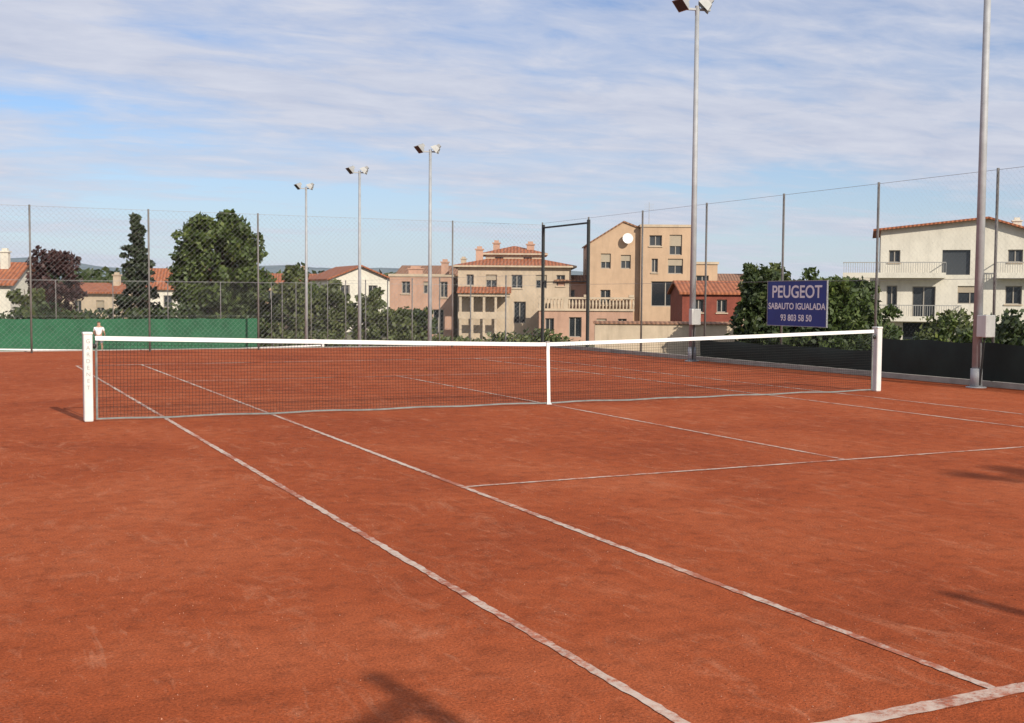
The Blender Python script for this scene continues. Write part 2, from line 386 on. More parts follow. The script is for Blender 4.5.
def fabric(name,p0,p1,z0,z1,mat,off=.0):
    mb=MB(); p0=Vector((*p0,0));p1=Vector((*p1,0)); Lh=(p1-p0).length; d=(p1-p0)/Lh; nrm=Vector((-d.y,d.x,0)); n=int(Lh/.25)
    rows=5
    for i in range(n+1):
        s_=Lh*i/n
        for j in range(rows+1):
            fr=j/rows; bulge=.05*math.sin(s_*math.pi/3)**2*math.sin(fr*math.pi)+.012*math.sin(s_*7+fr*3)
            q=p0+d*s_+nrm*bulge; sag=(-.04*abs(math.sin(s_*math.pi/1.5)) if j==rows else 0)
            mb.v.append((q.x,q.y,z0+(z1-z0)*fr+sag))
    for i in range(n):
        for j in range(rows):
            k=i*(rows+1)+j; mb.f.append((k,k+rows+1,k+rows+2,k+1))
    return mb.build(name,mat,smooth=True)
fabric('windbreak_fabric',(-34,53.0),(8.3,53.0),-1.55,.22,m_wbg)
fabric('windbreak_fabric',(9.14,-18),(9.14,2.9),.11,.82,m_wbd)
fabric('windbreak_fabric',(9.14,2.95),(9.14,9.1),.11,.55,m_wbd)

# ------------------------------------------------------------------ sign
root=empty('advertising_sign',(9.11,5.38,1.48))
m_blue=simple('sign_blue',(.010,.028,.20),.4,var=.12,scale=2)
m_sw=simple('sign_white',(.72,.72,.74),.5,var=.03)
mb=MB(); mb.box(-.012,.012,-1.0,1.0,-.50,.50); mb.build('panel',m_blue,root)
mb=MB()
for z in(-.515,.501): mb.box(-.02,.02,-1.02,1.02,z,z+.014)
for y in(-1.014,1.002): mb.box(-.02,.02,y,y+.012,-.50,.50)
mb.build('frame',m_galv,root)
rt=(math.radians(90),0,math.radians(-90))
text('PEUGEOT',.39,m_sw,(-.015,0,.25),rt,root,'lettering',bold=.006)
text('SABAUTO IGUALADA',.20,m_sw,(-.015,0,-.07),rt,root,'lettering',bold=.004)
text('93 803 58 50',.20,m_sw,(-.015,0,-.33),rt,root,'lettering',bold=.004)

# ------------------------------------------------------------------ floodlights
m_lampw=simple('lamp_housing',(.34,.34,.33),.5,metal=.1,var=.2)
m_glassd=simple('lamp_glass',(.03,.035,.04),.4,var=.1)
m_boxw=simple('junction_box_plastic',(.58,.58,.54),.5,var=.12,stain=.3)
def flood(x,y,zb,zt,box=True,r=.075,rot=0):
    root=empty('floodlight_pole',(x,y,zb),rot); H=zt-zb
    mb=MB(); mb.cyl((0,0,0),(0,0,H),r,r*.62,14); mb.cyl((0,0,0),(0,0,.02),.18,.18,14); mb.cyl((0,0,.02),(0,0,.35),r*1.25,r*1.22,14)
    mb.build('pole',m_galv,root,True)
    mb=MB(); mb.box(-.34,.34,-.03,.03,H-.08,H-.03); mb.cyl((0,0,H-.2),(0,0,H+.03),.055,.055,10); mb.build('crossarm',m_galv,root)
    mb=MB(); mg=MB(); my=MB()
    for k,xx in enumerate((-.33,.30)):
        az=math.radians(200 if k==0 else 160)
        ax=Vector((math.cos(az)*math.cos(.75),math.sin(az)*math.cos(.75),-math.sin(.75)))
        q=ax.to_track_quat('Z','Y').to_matrix().to_4x4()
        Mx=Matrix.Translation((xx,-.02,H+.14))@q
        mb.frustum(Mx,.09,.10,.19,.17,.20)
        mb.frustum(Mx@Matrix.Translation((0,0,-.10)),.06,.06,.07,.07,.098)
        mg.frustum(Mx@Matrix.Translation((0,0,.202)),.165,.145,.165,.145,.006)
        my.cyl((xx,0,H-.05),(xx,-.02,H+.12),.018,.018,6)
    mb.build('lamp_housing',m_lampw,root); mg.build('lamp_glass',m_glassd,root); my.build('bracket',m_galv,root)
    if box:
        mb=MB(); mb.box(-.13,.11,-.30,-.085,.92,1.32); mb.build('junction_box',m_boxw,root,bevel=.015)
        mb=MB(); mb.box(-.05,.05,-.085,.0,1.0,1.04); mb.box(-.05,.05,-.085,.0,1.2,1.24); mb.cyl((-.02,-.18,.92),(-.02,-.10,.05),.018,.018,8); mb.build('conduit',m_dark,root)
    return root
flood(8.75,-.05,0,8.9,r=.085); flood(8.75,8.9,0,8.75,r=.085,rot=-.25)
for y in (26.6,35.2,44.0): flood(8.75,y,-1.6,7.2,box=False,r=.085,rot=-.25)
flood(2.78,-24.4,0,8.9,box=False,rot=.1)

# ------------------------------------------------------------------ buildings
m_glass,nt,b=newmat('window_glass'); b.inputs['Roughness'].default_value=.12
n=nd(nt,'ShaderNodeTexNoise',Scale=.8); r=ramp(nt,n.outputs['Fac'],[(.4,(.015,.02,.025,1)),(.6,(.06,.065,.07,1))]); nt.links.new(r.outputs[0],b.inputs['Base Color'])
m_frame=simple('window_frame',(.30,.27,.23),.6,var=.1)
m_whiter=simple('white_render',(.64,.60,.51),.9,var=.10,scale=.8,stain=.3,bump=.1)
m_peach=simple('peach_render',(.50,.345,.225),.9,var=.12,scale=.7,stain=.3,bump=.1)
m_pink=simple('pinkish_render',(.46,.28,.20),.9,var=.14,scale=.9,stain=.4,bump=.15)
m_beige=simple('beige_render',(.50,.40,.29),.9,var=.16,scale=.9,stain=.4,bump=.15)
m_brick=simple('red_brick',(.22,.055,.035),.9,var=.25,scale=2,stain=.3,bump=.3)
m_tile=tiles('roof_tile',(.38,.125,.055)); m_tile2=tiles('old_roof_tile',(.30,.15,.085))
m_rail=simple('railing',(.32,.31,.29),.6,var=.1)
m_shut=simple('roller_shutter',(.36,.30,.22),.7,var=.1)
class House:
    def __init__(s,name,x,y,z=-2.0,rot=0):
        s.root=empty(name,(x,y,z),math.radians(-25.84+rot)); s.p={}
    def g(s,part,mat):
        if part not in s.p: s.p[part]=(MB(),mat)
        return s.p[part][0]
    def wall(s,p0,p1,z0,z1,op,mat,depth=.22,tag='walls'):
        W=s.g(tag,mat); p0=Vector((p0[0],p0[1],0));p1=Vector((p1[0],p1[1],0)); Lh=(p1-p0).length; d=(p1-p0)/Lh; n_in=Vector((-d.y,d.x,0))
        P=lambda a,z,q=0:tuple(p0+d*a+n_in*q+Vector((0,0,z)))
        xs=sorted({0,Lh,*[o[0] for o in op],*[o[1] for o in op]}); zs=sorted({z0,z1,*[o[2] for o in op],*[o[3] for o in op]})
        for a,b_ in zip(xs[:-1],xs[1:]):
            for c_,e in zip(zs[:-1],zs[1:]):
                mx,mz=(a+b_)/2,(c_+e)/2
                if any(o[0]<mx<o[1] and o[2]<mz<o[3] for o in op): continue
                W.quad(P(a,c_),P(b_,c_),P(b_,e),P(a,e))
        G=s.g('window_glass',m_glass); Fm=s.g('window_frames',m_frame)
        for o in op:
            a,b_,c_,e=o[:4]; kind=o[4] if len(o)>4 else 'w'
            W.quad(P(a,c_),P(a,c_,depth),P(a,e,depth),P(a,e)); W.quad(P(b_,c_),P(b_,e),P(b_,e,depth),P(b_,c_,depth))
            W.quad(P(a,e),P(a,e,depth),P(b_,e,depth),P(b_,e)); W.quad(P(a,c_),P(b_,c_),P(b_,c_,depth),P(a,c_,depth))
            G.quad(P(a,c_,depth),P(b_,c_,depth),P(b_,e,depth),P(a,e,depth))
            def bar(a0,a1,zz0,zz1,q0=depth-.06):
                Fm.quad(P(a0,zz0,q0),P(a1,zz0,q0),P(a1,zz1,q0),P(a0,zz1,q0))
            if kind!='o':
                f=.07; bar(a,a+f,c_,e); bar(b_-f,b_,c_,e); bar(a+f,b_-f,e-f,e); bar(a+f,b_-f,c_,c_+f); mx=(a+b_)/2; bar(mx-.04,mx+.04,c_+f,e-f)
                if kind=='s':
                    S=s.g('shutters',m_shut); zz=e-(e-c_)*random.uniform(.3,.6); S.quad(P(a+.01,zz,depth-.1),P(b_-.01,zz,depth-.1),P(b_-.01,e,depth-.1),P(a+.01,e,depth-.1))
                if kind=='w' :
                    Sl=s.g('sills',m_beige)
                    q=[P(a-.08,c_-.09,-.08),P(b_+.08,c_-.09,-.08),P(b_+.08,c_-.01,-.08),P(a-.08,c_-.01,-.08)]
                    Sl.quad(*q); Sl.quad(P(a-.08,c_-.01,-.08),P(b_+.08,c_-.01,-.08),P(b_+.08,c_-.01,-.002),P(a-.08,c_-.01,-.002))
    def block(s,x0,x1,y0,y1,z0,z1,mat,front=(),left=(),right=(),top=True,tag='walls'):
        s.wall((x0,y0),(x1,y0),z0,z1,[(o[0]-x0,o[1]-x0,*o[2:]) for o in front],mat,tag=tag)
        s.wall((x0,y1),(x0,y0),z0,z1,[(y1-o[1],y1-o[0],*o[2:]) for o in left],mat,tag=tag)
        s.wall((x1,y0),(x1,y1),z0,z1,[(o[0]-y0,o[1]-y0,*o[2:]) for o in right],mat,tag=tag)
        s.wall((x1,y1),(x0,y1),z0,z1,[],mat,tag=tag)
        if top: s.g(tag,mat).quad((x0,y0,z1),(x1,y0,z1),(x1,y1,z1),(x0,y1,z1))
    def slab(s,pts,th,mat,tag='roof'):
        W=s.g(tag,mat); up=[(p[0],p[1],p[2]+th) for p in pts]
        W.poly(up); W.poly(pts[::-1])
        for i in range(len(pts)):
            j=(i+1)%len(pts); W.quad(pts[i],pts[j],up[j],up[i])
    def hip(s,x0,x1,y0,y1,z,h,mat,ov=.45):
        x0-=ov;x1+=ov;y0-=ov;y1+=ov; k=min(x1-x0,y1-y0)/2; 
        W=s.g('roof',mat); A,B,C,D=(x0,y0,z),(x1,y0,z),(x1,y1,z),(x0,y1,z)
        if (x1-x0)>=(y1-y0):
            a=(x0+k,(y0+y1)/2,z+h); b_=(x1-k,(y0+y1)/2,z+h)
            W.poly([A,B,b_,a]);W.poly([B,C,b_]);W.poly([C,D,a,b_]);W.poly([D,A,a])
        else:
            a=((x0+x1)/2,y0+k,z+h); b_=((x0+x1)/2,y1-k,z+h)
            W.poly([A,B,a]);W.poly([B,C,b_,a]);W.poly([C,D,b_]);W.poly([D,A,a,b_])
        E=s.g('eaves',m_beige); E.box(x0,x1,y0,y1,z-.14,z-.004)
    def gable_x(s,x0,x1,y0,y1,z,h,mat,wmat,ov=.4,th=.14):
        ym=(y0+y1)/2; sl=h/(ym-y0)
        s.slab([(x0-ov,y0-ov,z-sl*ov+.003),(x1+ov,y0-ov,z-sl*ov+.003),(x1+ov,ym,z+h+.003),(x0-ov,ym,z+h+.003)],th,mat)
        s.slab([(x1+ov,y1+ov,z-sl*ov+.003),(x0-ov,y1+ov,z-sl*ov+.003),(x0-ov,ym+.002,z+h+.003),(x1+ov,ym+.002,z+h+.003)],th,mat)
        W=s.g('walls',wmat); W.poly([(x0,y1,z),(x0,y0,z),(x0,ym,z+h)]); W.poly([(x1,y0,z),(x1,y1,z),(x1,ym,z+h)])
    def gable_y(s,x0,x1,y0,y1,z,h,mat,wmat,ov=.4,th=.14,xm=None,z1=None):
        xm=xm if xm is not None else (x0+x1)/2; z1=z if z1 is None else z1
        sl=h/(xm-x0); sr=(z+h-z1)/(x1-xm)
        s.slab([(x0-ov,y0-ov,z-sl*ov+.003),(xm,y0-ov,z+h+.003),(xm,y1+ov,z+h+.003),(x0-ov,y1+ov,z-sl*ov+.003)],th,mat)
        s.slab([(xm+.002,y0-ov,z+h+.003),(x1+ov,y0-ov,z1-sr*ov+.003),(x1+ov,y1+ov,z1-sr*ov+.003),(xm+.002,y1+ov,z+h+.003)],th,mat)
        W=s.g('walls',wmat); zb=min(z,z1)
        W.poly([(x0,y0,zb),(x1,y0,zb),(x1,y0,z1),(xm,y0,z+h),(x0,y0,z)]); W.poly([(x1,y1,zb),(x0,y1,zb),(x0,y1,z),(xm,y1,z+h),(x1,y1,z1)])
        if z>zb: W.quad((x0,y1,zb),(x0,y0,zb),(x0,y0,z),(x0,y1,z))
        if z1>zb: W.quad((x1,y0,zb),(x1,y1,zb),(x1,y1,z1),(x1,y0,z1))
    def chimney(s,x,y,z0,z1,w=.35,mat=None):
        C=s.g('chimney',mat or m_pink); C.box(x-w,x+w,y-w*.8,y+w*.8,z0,z1); C.box(x-w-.08,x+w+.08,y-w*.8-.08,y+w*.8+.08,z1+.001,z1+.1)
        C.box(x-w*.7,x+w*.7,y-w*.5,y+w*.5,z1+.101,z1+.3)
    def balcony(s,x0,x1,y0,z,d=1.1,h=.95,mat=None):
        B=s.g('balcony',mat or m_whiter); B.box(x0,x1,y0-d,y0-.003,z-.2,z)
        Rl=s.g('railing',m_rail)
        Rl.box(x0,x1,y0-d+.02,y0-d+.08,z+h-.06,z+h); Rl.box(x0,x0+.05,y0-d+.08,y0-.01,z+h-.06,z+h); Rl.box(x1-.05,x1,y0-d+.08,y0-.01,z+h-.06,z+h)
        x=x0+.05
        while x<x1: Rl.box(x,x+.03,y0-d+.035,y0-d+.065,z,z+h-.06); x+=.16
        B.box(x0,x1,y0-d+.001,y0-d+.12,z+.001,z+.18)
    def done(s):
        for k,(m_,mat) in s.p.items():
            if m_.f: m_.build(k,mat,s.root)
        return s.root
Z=2.0
h=House('white_house',51.7,51.7,rot=-17)
h.block(0.1,2.7,.6,9,0,3.3+Z,m_whiter,front=[(.8,1.9,.2+Z,2.4+Z,'o')])
up=[(3.3,4.1,4.3+Z,5.4+Z),(7.0,8.9,3.4+Z,5.7+Z,'o'),(11.4,12.4,4.3+Z,5.2+Z),(14,15,4.3+Z,5.2+Z)]
mid=[(3.2,3.95,.9+Z,2.6+Z),(5.0,6.6,.2+Z,2.55+Z,'d'),(8.1,9.8,1.3+Z,2.6+Z,'s'),(11.3,12.4,1.3+Z,2.6+Z),(14,15.2,1.3+Z,2.6+Z)]
lo=[(4.4,6.9,.1,1.9,'o'),(8.6,9.8,.6,1.7),(11.3,12.4,.6,1.7)]
h.block(2.72,17,0,10,0,5.2+Z,m_whiter,front=[o if o[3]<=5.2+Z else (o[0],o[1],o[2],5.199+Z,*o[4:]) for o in up+mid+lo],left=[(2,3.2,3.9+Z,5.0+Z)],top=False)
h.gable_y(2.72,17,0,10,6.65+Z,.75,m_tile,m_whiter,ov=.55,xm=10,z1=5.2+Z)
h.balcony(0.1,7.2,0,3.35+Z,d=1.2,h=.95); h.balcony(2.75,8.3,0,.2+Z,d=1.2,h=1.0)
h.balcony(10.6,16,0,3.35+Z,d=1.0,h=.95)
h.chimney(12.5,5,6+Z,7.5+Z,.3,m_whiter)
h.done()
h=House('apartment_building',37.8,65.1)
h.block(0,4,0.6,9,0,5.9+Z,m_peach,front=[(.9,1.7,3.9+Z,5.1+Z,'s'),(.9,1.7,1.0+Z,2.2+Z),(2.5,3.3,3.9+Z,5.0+Z,'s')],left=[(2,3.2,3.5+Z,4.8+Z),(5.5,6.7,3.5+Z,4.8+Z),(2,3.2,.5+Z,1.8+Z)],top=False)
h.gable_y(0,4,.6,9,5.9+Z,1.7,m_tile2,m_peach,ov=.12,th=.12,xm=2.7,z1=7.1+Z)
h.block(4.02,8.1,0,9,0,7.2+Z,m_peach,front=[(4.7,5.7,5.7+Z,6.55+Z),(6.3,7.3,5.0+Z,6.6+Z,'s'),(4.9,5.4,3.6+Z,4.7+Z),(6.2,7.4,3.5+Z,4.7+Z,'s'),(4.9,7.2,.9+Z,2.9+Z,'d'),(5,7,.3,1.6)],right=[(2,3,5.2+Z,6.4+Z)],tag='walls')
h.g('parapet',m_beige).box(3.95,8.2,-.08,9.05,7.2+Z+.002,7.4+Z)
h.block(8.12,10.3,.8,8,0,4.3+Z,m_beige,front=[(8.6,9.6,2.2+Z,3.4+Z)])
h.g('parapet',m_beige).box(8.08,10.4,.7,8.05,4.302+Z,4.5+Z)
D=h.g('satellite_dish',m_white)
cx,cy,cz=3.0,.15,6.3+Z; seg=16
for rr in range(3):
    for i in range(seg):
        a0,a1=2*math.pi*i/seg,2*math.pi*(i+1)/seg; r0,r1=.14*rr,.14*(rr+1)
        f=lambda r_,a_:(cx+r_*math.cos(a_),cy-.35*r_*r_+ .3*r_*math.sin(a_),cz+r_*math.sin(a_))
        D.quad(f(r0,a0),f(r1,a0),f(r1,a1),f(r0,a1))
h.g('satellite_dish',m_white).cyl((3,.16,6.3+Z),(3,.6,6.1+Z),.03,.03,6)
h.g('antenna',m_galv).cyl((5,3,7.4+Z),(5,3,9.4+Z),.025,.02,5)
for k in range(4): h.g('antenna',m_galv).cyl((4.6,3,8.8+Z+.15*k),(5.4,3,8.8+Z+.15*k),.012,.012,4)
h.done()
h=House('tiled_roof_house',29.5,72.4)
h.block(0,9.3,0,9,0,4.0+Z,m_beige,front=[(.7,1.3,2.5+Z,3.4+Z),(2.3,3.2,2.3+Z,3.4+Z,'s'),(4.4,5.3,2.3+Z,3.4+Z),(6.4,7.3,2.3+Z,3.4+Z,'s'),(8.1,8.8,2.5+Z,3.4+Z),
   (4.6,5.6,-.6+Z,1.2+Z,'d'),(6.6,7.6,-.2+Z,1.1+Z)],left=[(2,3,2.4+Z,3.5+Z),(5,6,2.4+Z,3.5+Z)])
h.hip(0,9.3,0,9,4.0+Z+.15,1.1,m_tile)
h.block(2.2,7.1,2.4,7,4.3+Z,5.1+Z,m_beige,front=[(3,3.7,4.6+Z,4.95+Z),(5.4,6.1,4.6+Z,4.95+Z)]); h.hip(2.2,7.1,2.4,7,5.1+Z+.15,.7,m_tile,ov=.35)
h.chimney(1.7,2.2,4.4+Z,5.5+Z,.3); h.chimney(3.1,4,5.4+Z,6.1+Z,.28); h.chimney(6.0,3.6,5.4+Z,6.0+Z,.32,m_brick)
P_=h.g('porch',m_beige)
for x in (.2,1.15,2.1,3.05,4.0): P_.box(x,x+.2,-1.9,-1.7,0,1.9+Z-.3)
P_.box(.1,4.3,-2.0,-.003,1.6+Z,1.85+Z); P_.box(.1,4.3,-1.95,-1.75,-.2+Z,.35+Z)
h.slab([(0,-2.2,1.86+Z),(4.4,-2.2,1.86+Z),(4.4,-.003,2.3+Z),(0,-.003,2.3+Z)],.1,m_tile)
h.done()
h=House('terraced_house',25.2,75.2)
h.block(-.6,4.7,0,8,0,3.2+Z,m_pink,front=[(.4,1.1,1.8+Z,2.8+Z),(2.2,2.9,1.8+Z,2.8+Z,'s'),(3.6,4.2,1.5+Z,2.8+Z),(.5,1.3,-.9+Z,.5+Z),(3.0,3.9,-1.6+Z,.5+Z,'d')],left=[(2,3,1.8+Z,2.9+Z),(5,6,1.8+Z,2.9+Z)],top=True)
h.g('parapet',m_beige).box(-.7,4.8,-.08,.25,3.202+Z,3.42+Z); h.g('parapet',m_beige).box(-.7,-.45,.252,8,3.202+Z,3.42+Z)
h.chimney(3.9,1.5,3.21+Z,4.4+Z,.3); h.chimney(1.2,4.5,3.21+Z,3.9+Z,.6,m_beige)
h.done()
h=House('terrace_building',34.2,66.9)
h.block(0,7.5,0,6,0,.5+Z,m_pink,front=[(.5,1.2,-1.2+Z,-.1+Z),(2.4,3.4,-1.6+Z,.0+Z,'d'),(4.6,5.4,-1.2+Z,-.1+Z,'s'),(6.3,7,-1.2+Z,-.1+Z)])
B=h.g('balustrade',m_beige); B.box(-.1,7.6,-.12,.2,.502+Z,.68+Z); B.box(-.1,7.6,-.1,.16,1.45+Z,1.6+Z)
x=0
while x<7.5:
    if abs((x%1.9))<.12: B.box(x-.05,x+.3,-.1,.16,.681+Z,1.449+Z); x+=.36
    else:
        B.cyl((x+.05,.03,.681+Z),(x+.05,.03,1.06+Z),.05,.10,7); B.cyl((x+.05,.03,1.06+Z),(x+.05,.03,1.449+Z),.10,.04,7); x+=.27
for x in (0,3.6,7.2): B.box(x-.05,x+.35,-.14,.21,1.601+Z,1.8+Z)
h.block(1.6,6.2,3.0,6,.5+Z,2.9+Z,m_beige,front=[(2.3,3.0,1.0+Z,2.2+Z),(4.6,5.3,1.0+Z,2.2+Z)]); h.gable_x(1.6,6.2,3.0,6,2.9+Z,.4,m_tile2,m_beige,ov=.3)
h.done()
h=House('garden_wall',27.6,46.5)
h.g('wall',m_beige).box(0,8.9,0,.3,0,1.95); h.slab([(-.1,-.12,1.96),(9,-.12,1.96),(9,.42,2.08),(-.1,.42,2.08)],.06,m_tile2,'coping'); h.done()
h=House('red_brick_house',37.6,51.8)
h.block(0,4.2,0,6,0,1.9+Z,m_brick,front=[(.8,1.5,.6+Z,1.5+Z),(2.4,3.1,.6+Z,1.5+Z)]); h.gable_x(0,4.2,0,6,1.9+Z,.8,m_tile,m_brick,ov=.25); h.done()
def cottage(name,x,y,w_,d_,ze,rise,wm,tm,rot=0,ops=()):
    h=House(name,x,y,rot=rot); h.block(0,w_,0,d_,0,ze+Z,wm,front=list(ops) or [(w_*.2,w_*.2+.8,ze+Z-1.8,ze+Z-.7),(w_*.6,w_*.6+.8,ze+Z-1.8,ze+Z-.7,'s')],top=True)
    h.gable_x(0,w_,0,d_,ze+Z,rise,tm,wm); h.chimney(w_*.75,d_*.35,ze+Z,ze+rise+Z+.8,.28,wm); return h.done()
h=House('white_gabled_house',24.5,91.6,rot=25)
h.block(0,6,0,8,0,3.2+Z,m_whiter,front=[(1,1.9,1.5+Z,2.6+Z),(3.8,4.7,1.5+Z,2.6+Z)],left=[(2,3,1.5+Z,2.6+Z)],top=True); h.gable_y(0,6,0,8,3.2+Z,1.2,m_tile,m_whiter); h.done()
cottage('tiled_cottage',8.1,93.9,6.5,7,2.2,1.7,m_whiter,m_tile,rot=12)
cottage('tiled_cottage',1.0,97.4,5.5,7,1.7,.8,m_beige,m_tile,rot=-8)
cottage('tiled_cottage',-8.2,74.3,4.2,6,2.3,1.4,m_whiter,m_tile,rot=4)
cottage('tiled_cottage',20.5,106,7,7,2.8,1.0,m_peach,m_tile,rot=10)
cottage('tiled_cottage',36,104,9,8,3.9,1.0,m_beige,m_tile2,rot=-5)
cottage('tiled_cottage',56,78,8,8,3.0,.9,m_beige,m_tile2,rot=-5)
cottage('tiled_cottage',-30,82,9,8,3.6,1.4,m_peach,m_tile,rot=5)
cottage('tiled_cottage',-16,90,9,8,3.2,1.4,m_whiter,m_tile,rot=15)

# ------------------------------------------------------------------ vegetation
m_bark=simple('bark',(.10,.075,.05),.9,var=.3,scale=6,bump=.4,bscale=20)
lm_green=leafmat('foliage_green',(.026,.044,.010),(.070,.105,.020),(.15,.18,.04))
lm_dark=leafmat('foliage_dark',(.018,.032,.009),(.046,.070,.018),(.10,.12,.03))
lm_olive=leafmat('foliage_olive',(.040,.052,.015),(.098,.120,.034),(.19,.20,.07))
lm_purple=leafmat('foliage_purple',(.024,.011,.011),(.058,.024,.024),(.10,.045,.035))
lm_conif=leafmat('foliage_conifer',(.014,.023,.011),(.038,.055,.025),(.075,.095,.04))
def leaves(name,P,size,mat,parent,elong=1.6,up=0.0):
    n=len(P)
    a=rng.normal(size=(n,3)); a[:,2]+=up*2; a/=np.linalg.norm(a,axis=1)[:,None]
    b_=rng.normal(size=(n,3)); b_-= (b_*a).sum(1)[:,None]*a; b_/=np.linalg.norm(b_,axis=1)[:,None]
    s_=size*rng.uniform(.6,1.4,n)[:,None]
    A=a*s_*elong*.5; B=b_*s_*.5
    V=np.empty((n,4,3)); V[:,0]=P-A; V[:,1]=P+B*.9-A*.1; V[:,2]=P+A; V[:,3]=P-B*.9-A*.1
    me=bpy.data.meshes.new(name); me.vertices.add(4*n); me.vertices.foreach_set('co',V.reshape(-1))
    me.loops.add(4*n); me.loops.foreach_set('vertex_index',np.arange(4*n,dtype=np.int32))
    me.polygons.add(n); me.polygons.foreach_set('loop_start',np.arange(0,4*n,4,dtype=np.int32)); me.polygons.foreach_set('loop_total',np.full(n,4,dtype=np.int32))
    me.materials.append(mat); me.update(calc_edges=True); me.validate()
    o=bpy.data.objects.new(name,me); scene.collection.objects.link(o); o.parent=parent; return o
def tree(name,x,y,zt,rad,mat,zb=-1.9,low=.2,clumps=60,per=130,size=.22,kind='round',cr=.28):
    root=empty(name,(x,y,zb)); H=zt-zb; c0=H*low; cz=(c0+H)/2; rz=(H-c0)/2
    C=[];Rr=[]
    for i in range(clumps):
        if kind=='round' or kind=='dome':
            v=rng.normal(size=3); v/=np.linalg.norm(v); k=rng.uniform(.35,.95)**.6
            k*=1+.10*math.sin(v[0]*5+x)+.08*math.sin(v[2]*7+y)
            r_=rad*cr*rng.uniform(.7,1.25)
            if kind=='dome':
                k=rng.uniform(.45,1.0)**.5*(1+.06*math.sin(v[0]*9+v[2]*6)); v=np.sign(v)*np.abs(v)**.85; v/=max(np.linalg.norm(v),.9)
            C.append((v[0]*(rad-r_*.7)*k,v[1]*(rad-r_*.7)*k,cz+v[2]*(rz-r_*.7)*k)); Rr.append(r_)
        elif kind=='cone':
            f=i/clumps; zz=c0+(H-c0)*f; wdt=rad*(1-f)**.8*(1+.25*math.sin(i*.55))+.08; a=rng.uniform(0,6.28); q=wdt*rng.uniform(.2,1)
            C.append((q*math.cos(a),q*math.sin(a),zz-q*.15)); Rr.append((.12+.18*(1-f))*rad*rng.uniform(.6,1.2))
        elif kind=='open':
            v=rng.normal(size=3); v/=np.linalg.norm(v); k=rng.uniform(.2,1.08); r_=rad*cr*rng.uniform(.5,1.2)
            C.append((v[0]*rad*k,v[1]*rad*k,cz+v[2]*rz*k)); Rr.append(r_)
    C=np.array(C);Rr=np.array(Rr)
    n=clumps*per; ci=rng.integers(0,clumps,n)
    v=rng.normal(size=(n,3)); v/=np.linalg.norm(v,axis=1)[:,None]; k=rng.uniform(.3,1.15,n)[:,None]**.7
    P=C[ci]+v*k*Rr[ci][:,None]*np.array([1,1,.8 if kind!='cone' else .45]); P=P[P[:,2]>.05]
    leaves('foliage',P,size,mat,root)
    mb=MB(); tr=max(.06,H*.022)
    last=(0,0,0); segs=5
    for i in range(segs):
        z=H*.8*(i+1)/segs; nx=(math.sin(i*2.1+x)*.04*H*.3,math.cos(i*1.7+y)*.04*H*.3,z); mb.cyl(last,nx,tr*(1-i/segs*.85),tr*(1-(i+1)/segs*.85),8,False); last=nx
    for i in rng.choice(clumps,min(clumps,22),replace=False):
        c_=C[i]; zz=max(H*.12,c_[2]-math.hypot(c_[0],c_[1])*.8); zz=min(zz,H*.8)
        mb.cyl((0,0,zz),tuple(c_),tr*.4,tr*.1,5,False)
    mb.build('trunk',m_bark,root,True)
    return root
tree('broadleaf_tree',7.8,60.7,7.1,3.5,lm_green,low=.12,clumps=190,per=100,size=.24,cr=.18,kind='dome')
tree('conifer_tree',3.3,66.2,6.9,2.0,lm_conif,low=.12,clumps=120,per=60,size=.2,kind='cone')
tree('purple_leaf_tree',-1.9,65.3,4.9,1.9,lm_purple,low=.15,clumps=90,per=65,size=.2,kind='round',cr=.22)
tree('broadleaf_tree',-3.9,62,2.8,1.0,lm_olive,clumps=30,per=70,size=.18,kind='open')
for (x,y,zt,r_,m_,k) in [(11.2,55.9,3.9,1.5,lm_olive,'round'),(12.6,58.5,3.4,1.7,lm_green,'open'),(13.6,55.0,2.8,1.5,lm_olive,'round'),(15.4,54.4,2.3,1.5,lm_olive,'open'),(17.2,53.2,1.2,1.3,lm_olive,'round'),(18.6,53.0,1.0,1.2,lm_dark,'open'),
     (10.0,58,2.6,1.5,lm_dark,'open')]:
    tree('small_tree',x,y,zt,r_,m_,low=.12,clumps=45,per=80,size=.19,kind=k,cr=.3)
tree('broadleaf_tree',20.65,21.5,3.1,1.25,lm_dark,low=.1,clumps=90,per=90,size=.14,cr=.24)
tree('broadleaf_tree',23.0,20.3,2.8,1.8,lm_green,low=.1,clumps=100,per=100,size=.14,cr=.24)
tree('broadleaf_tree',25.6,22.0,2.7,1.9,lm_dark,low=.1,clumps=100,per=100,size=.14,cr=.24)
tree('broadleaf_tree',34,38,3.9,2.0,lm_olive,low=.15,clumps=80,per=80,size=.2,cr=.24)
tree('small_tree',31,27,1.6,1.6,lm_green,low=.1,clumps=60,per=90,size=.16,kind='open')
for (x,y,zt,r_,m_) in [(23.3,13.8,.9,1.0,lm_green),(25.2,13.4,1.5,1.2,lm_dark),(27.5,18,1.2,1.5,lm_olive),(21.5,15.5,.6,1.1,lm_dark),(18.2,14,.5,1.1,lm_green),(28.5,10,1.6,1.5,lm_dark)]:
    tree('bush',x,y,zt,r_,m_,low=.0,clumps=45,per=90,size=.13,kind='open',cr=.35)
root=empty('yucca_plant',(12.4,6.2,-1.9)); mb=MB(); mb.cyl((0,0,0),(0,0,1.9),.09,.07,8); mb.build('stem',m_bark,root)
mb=MB()
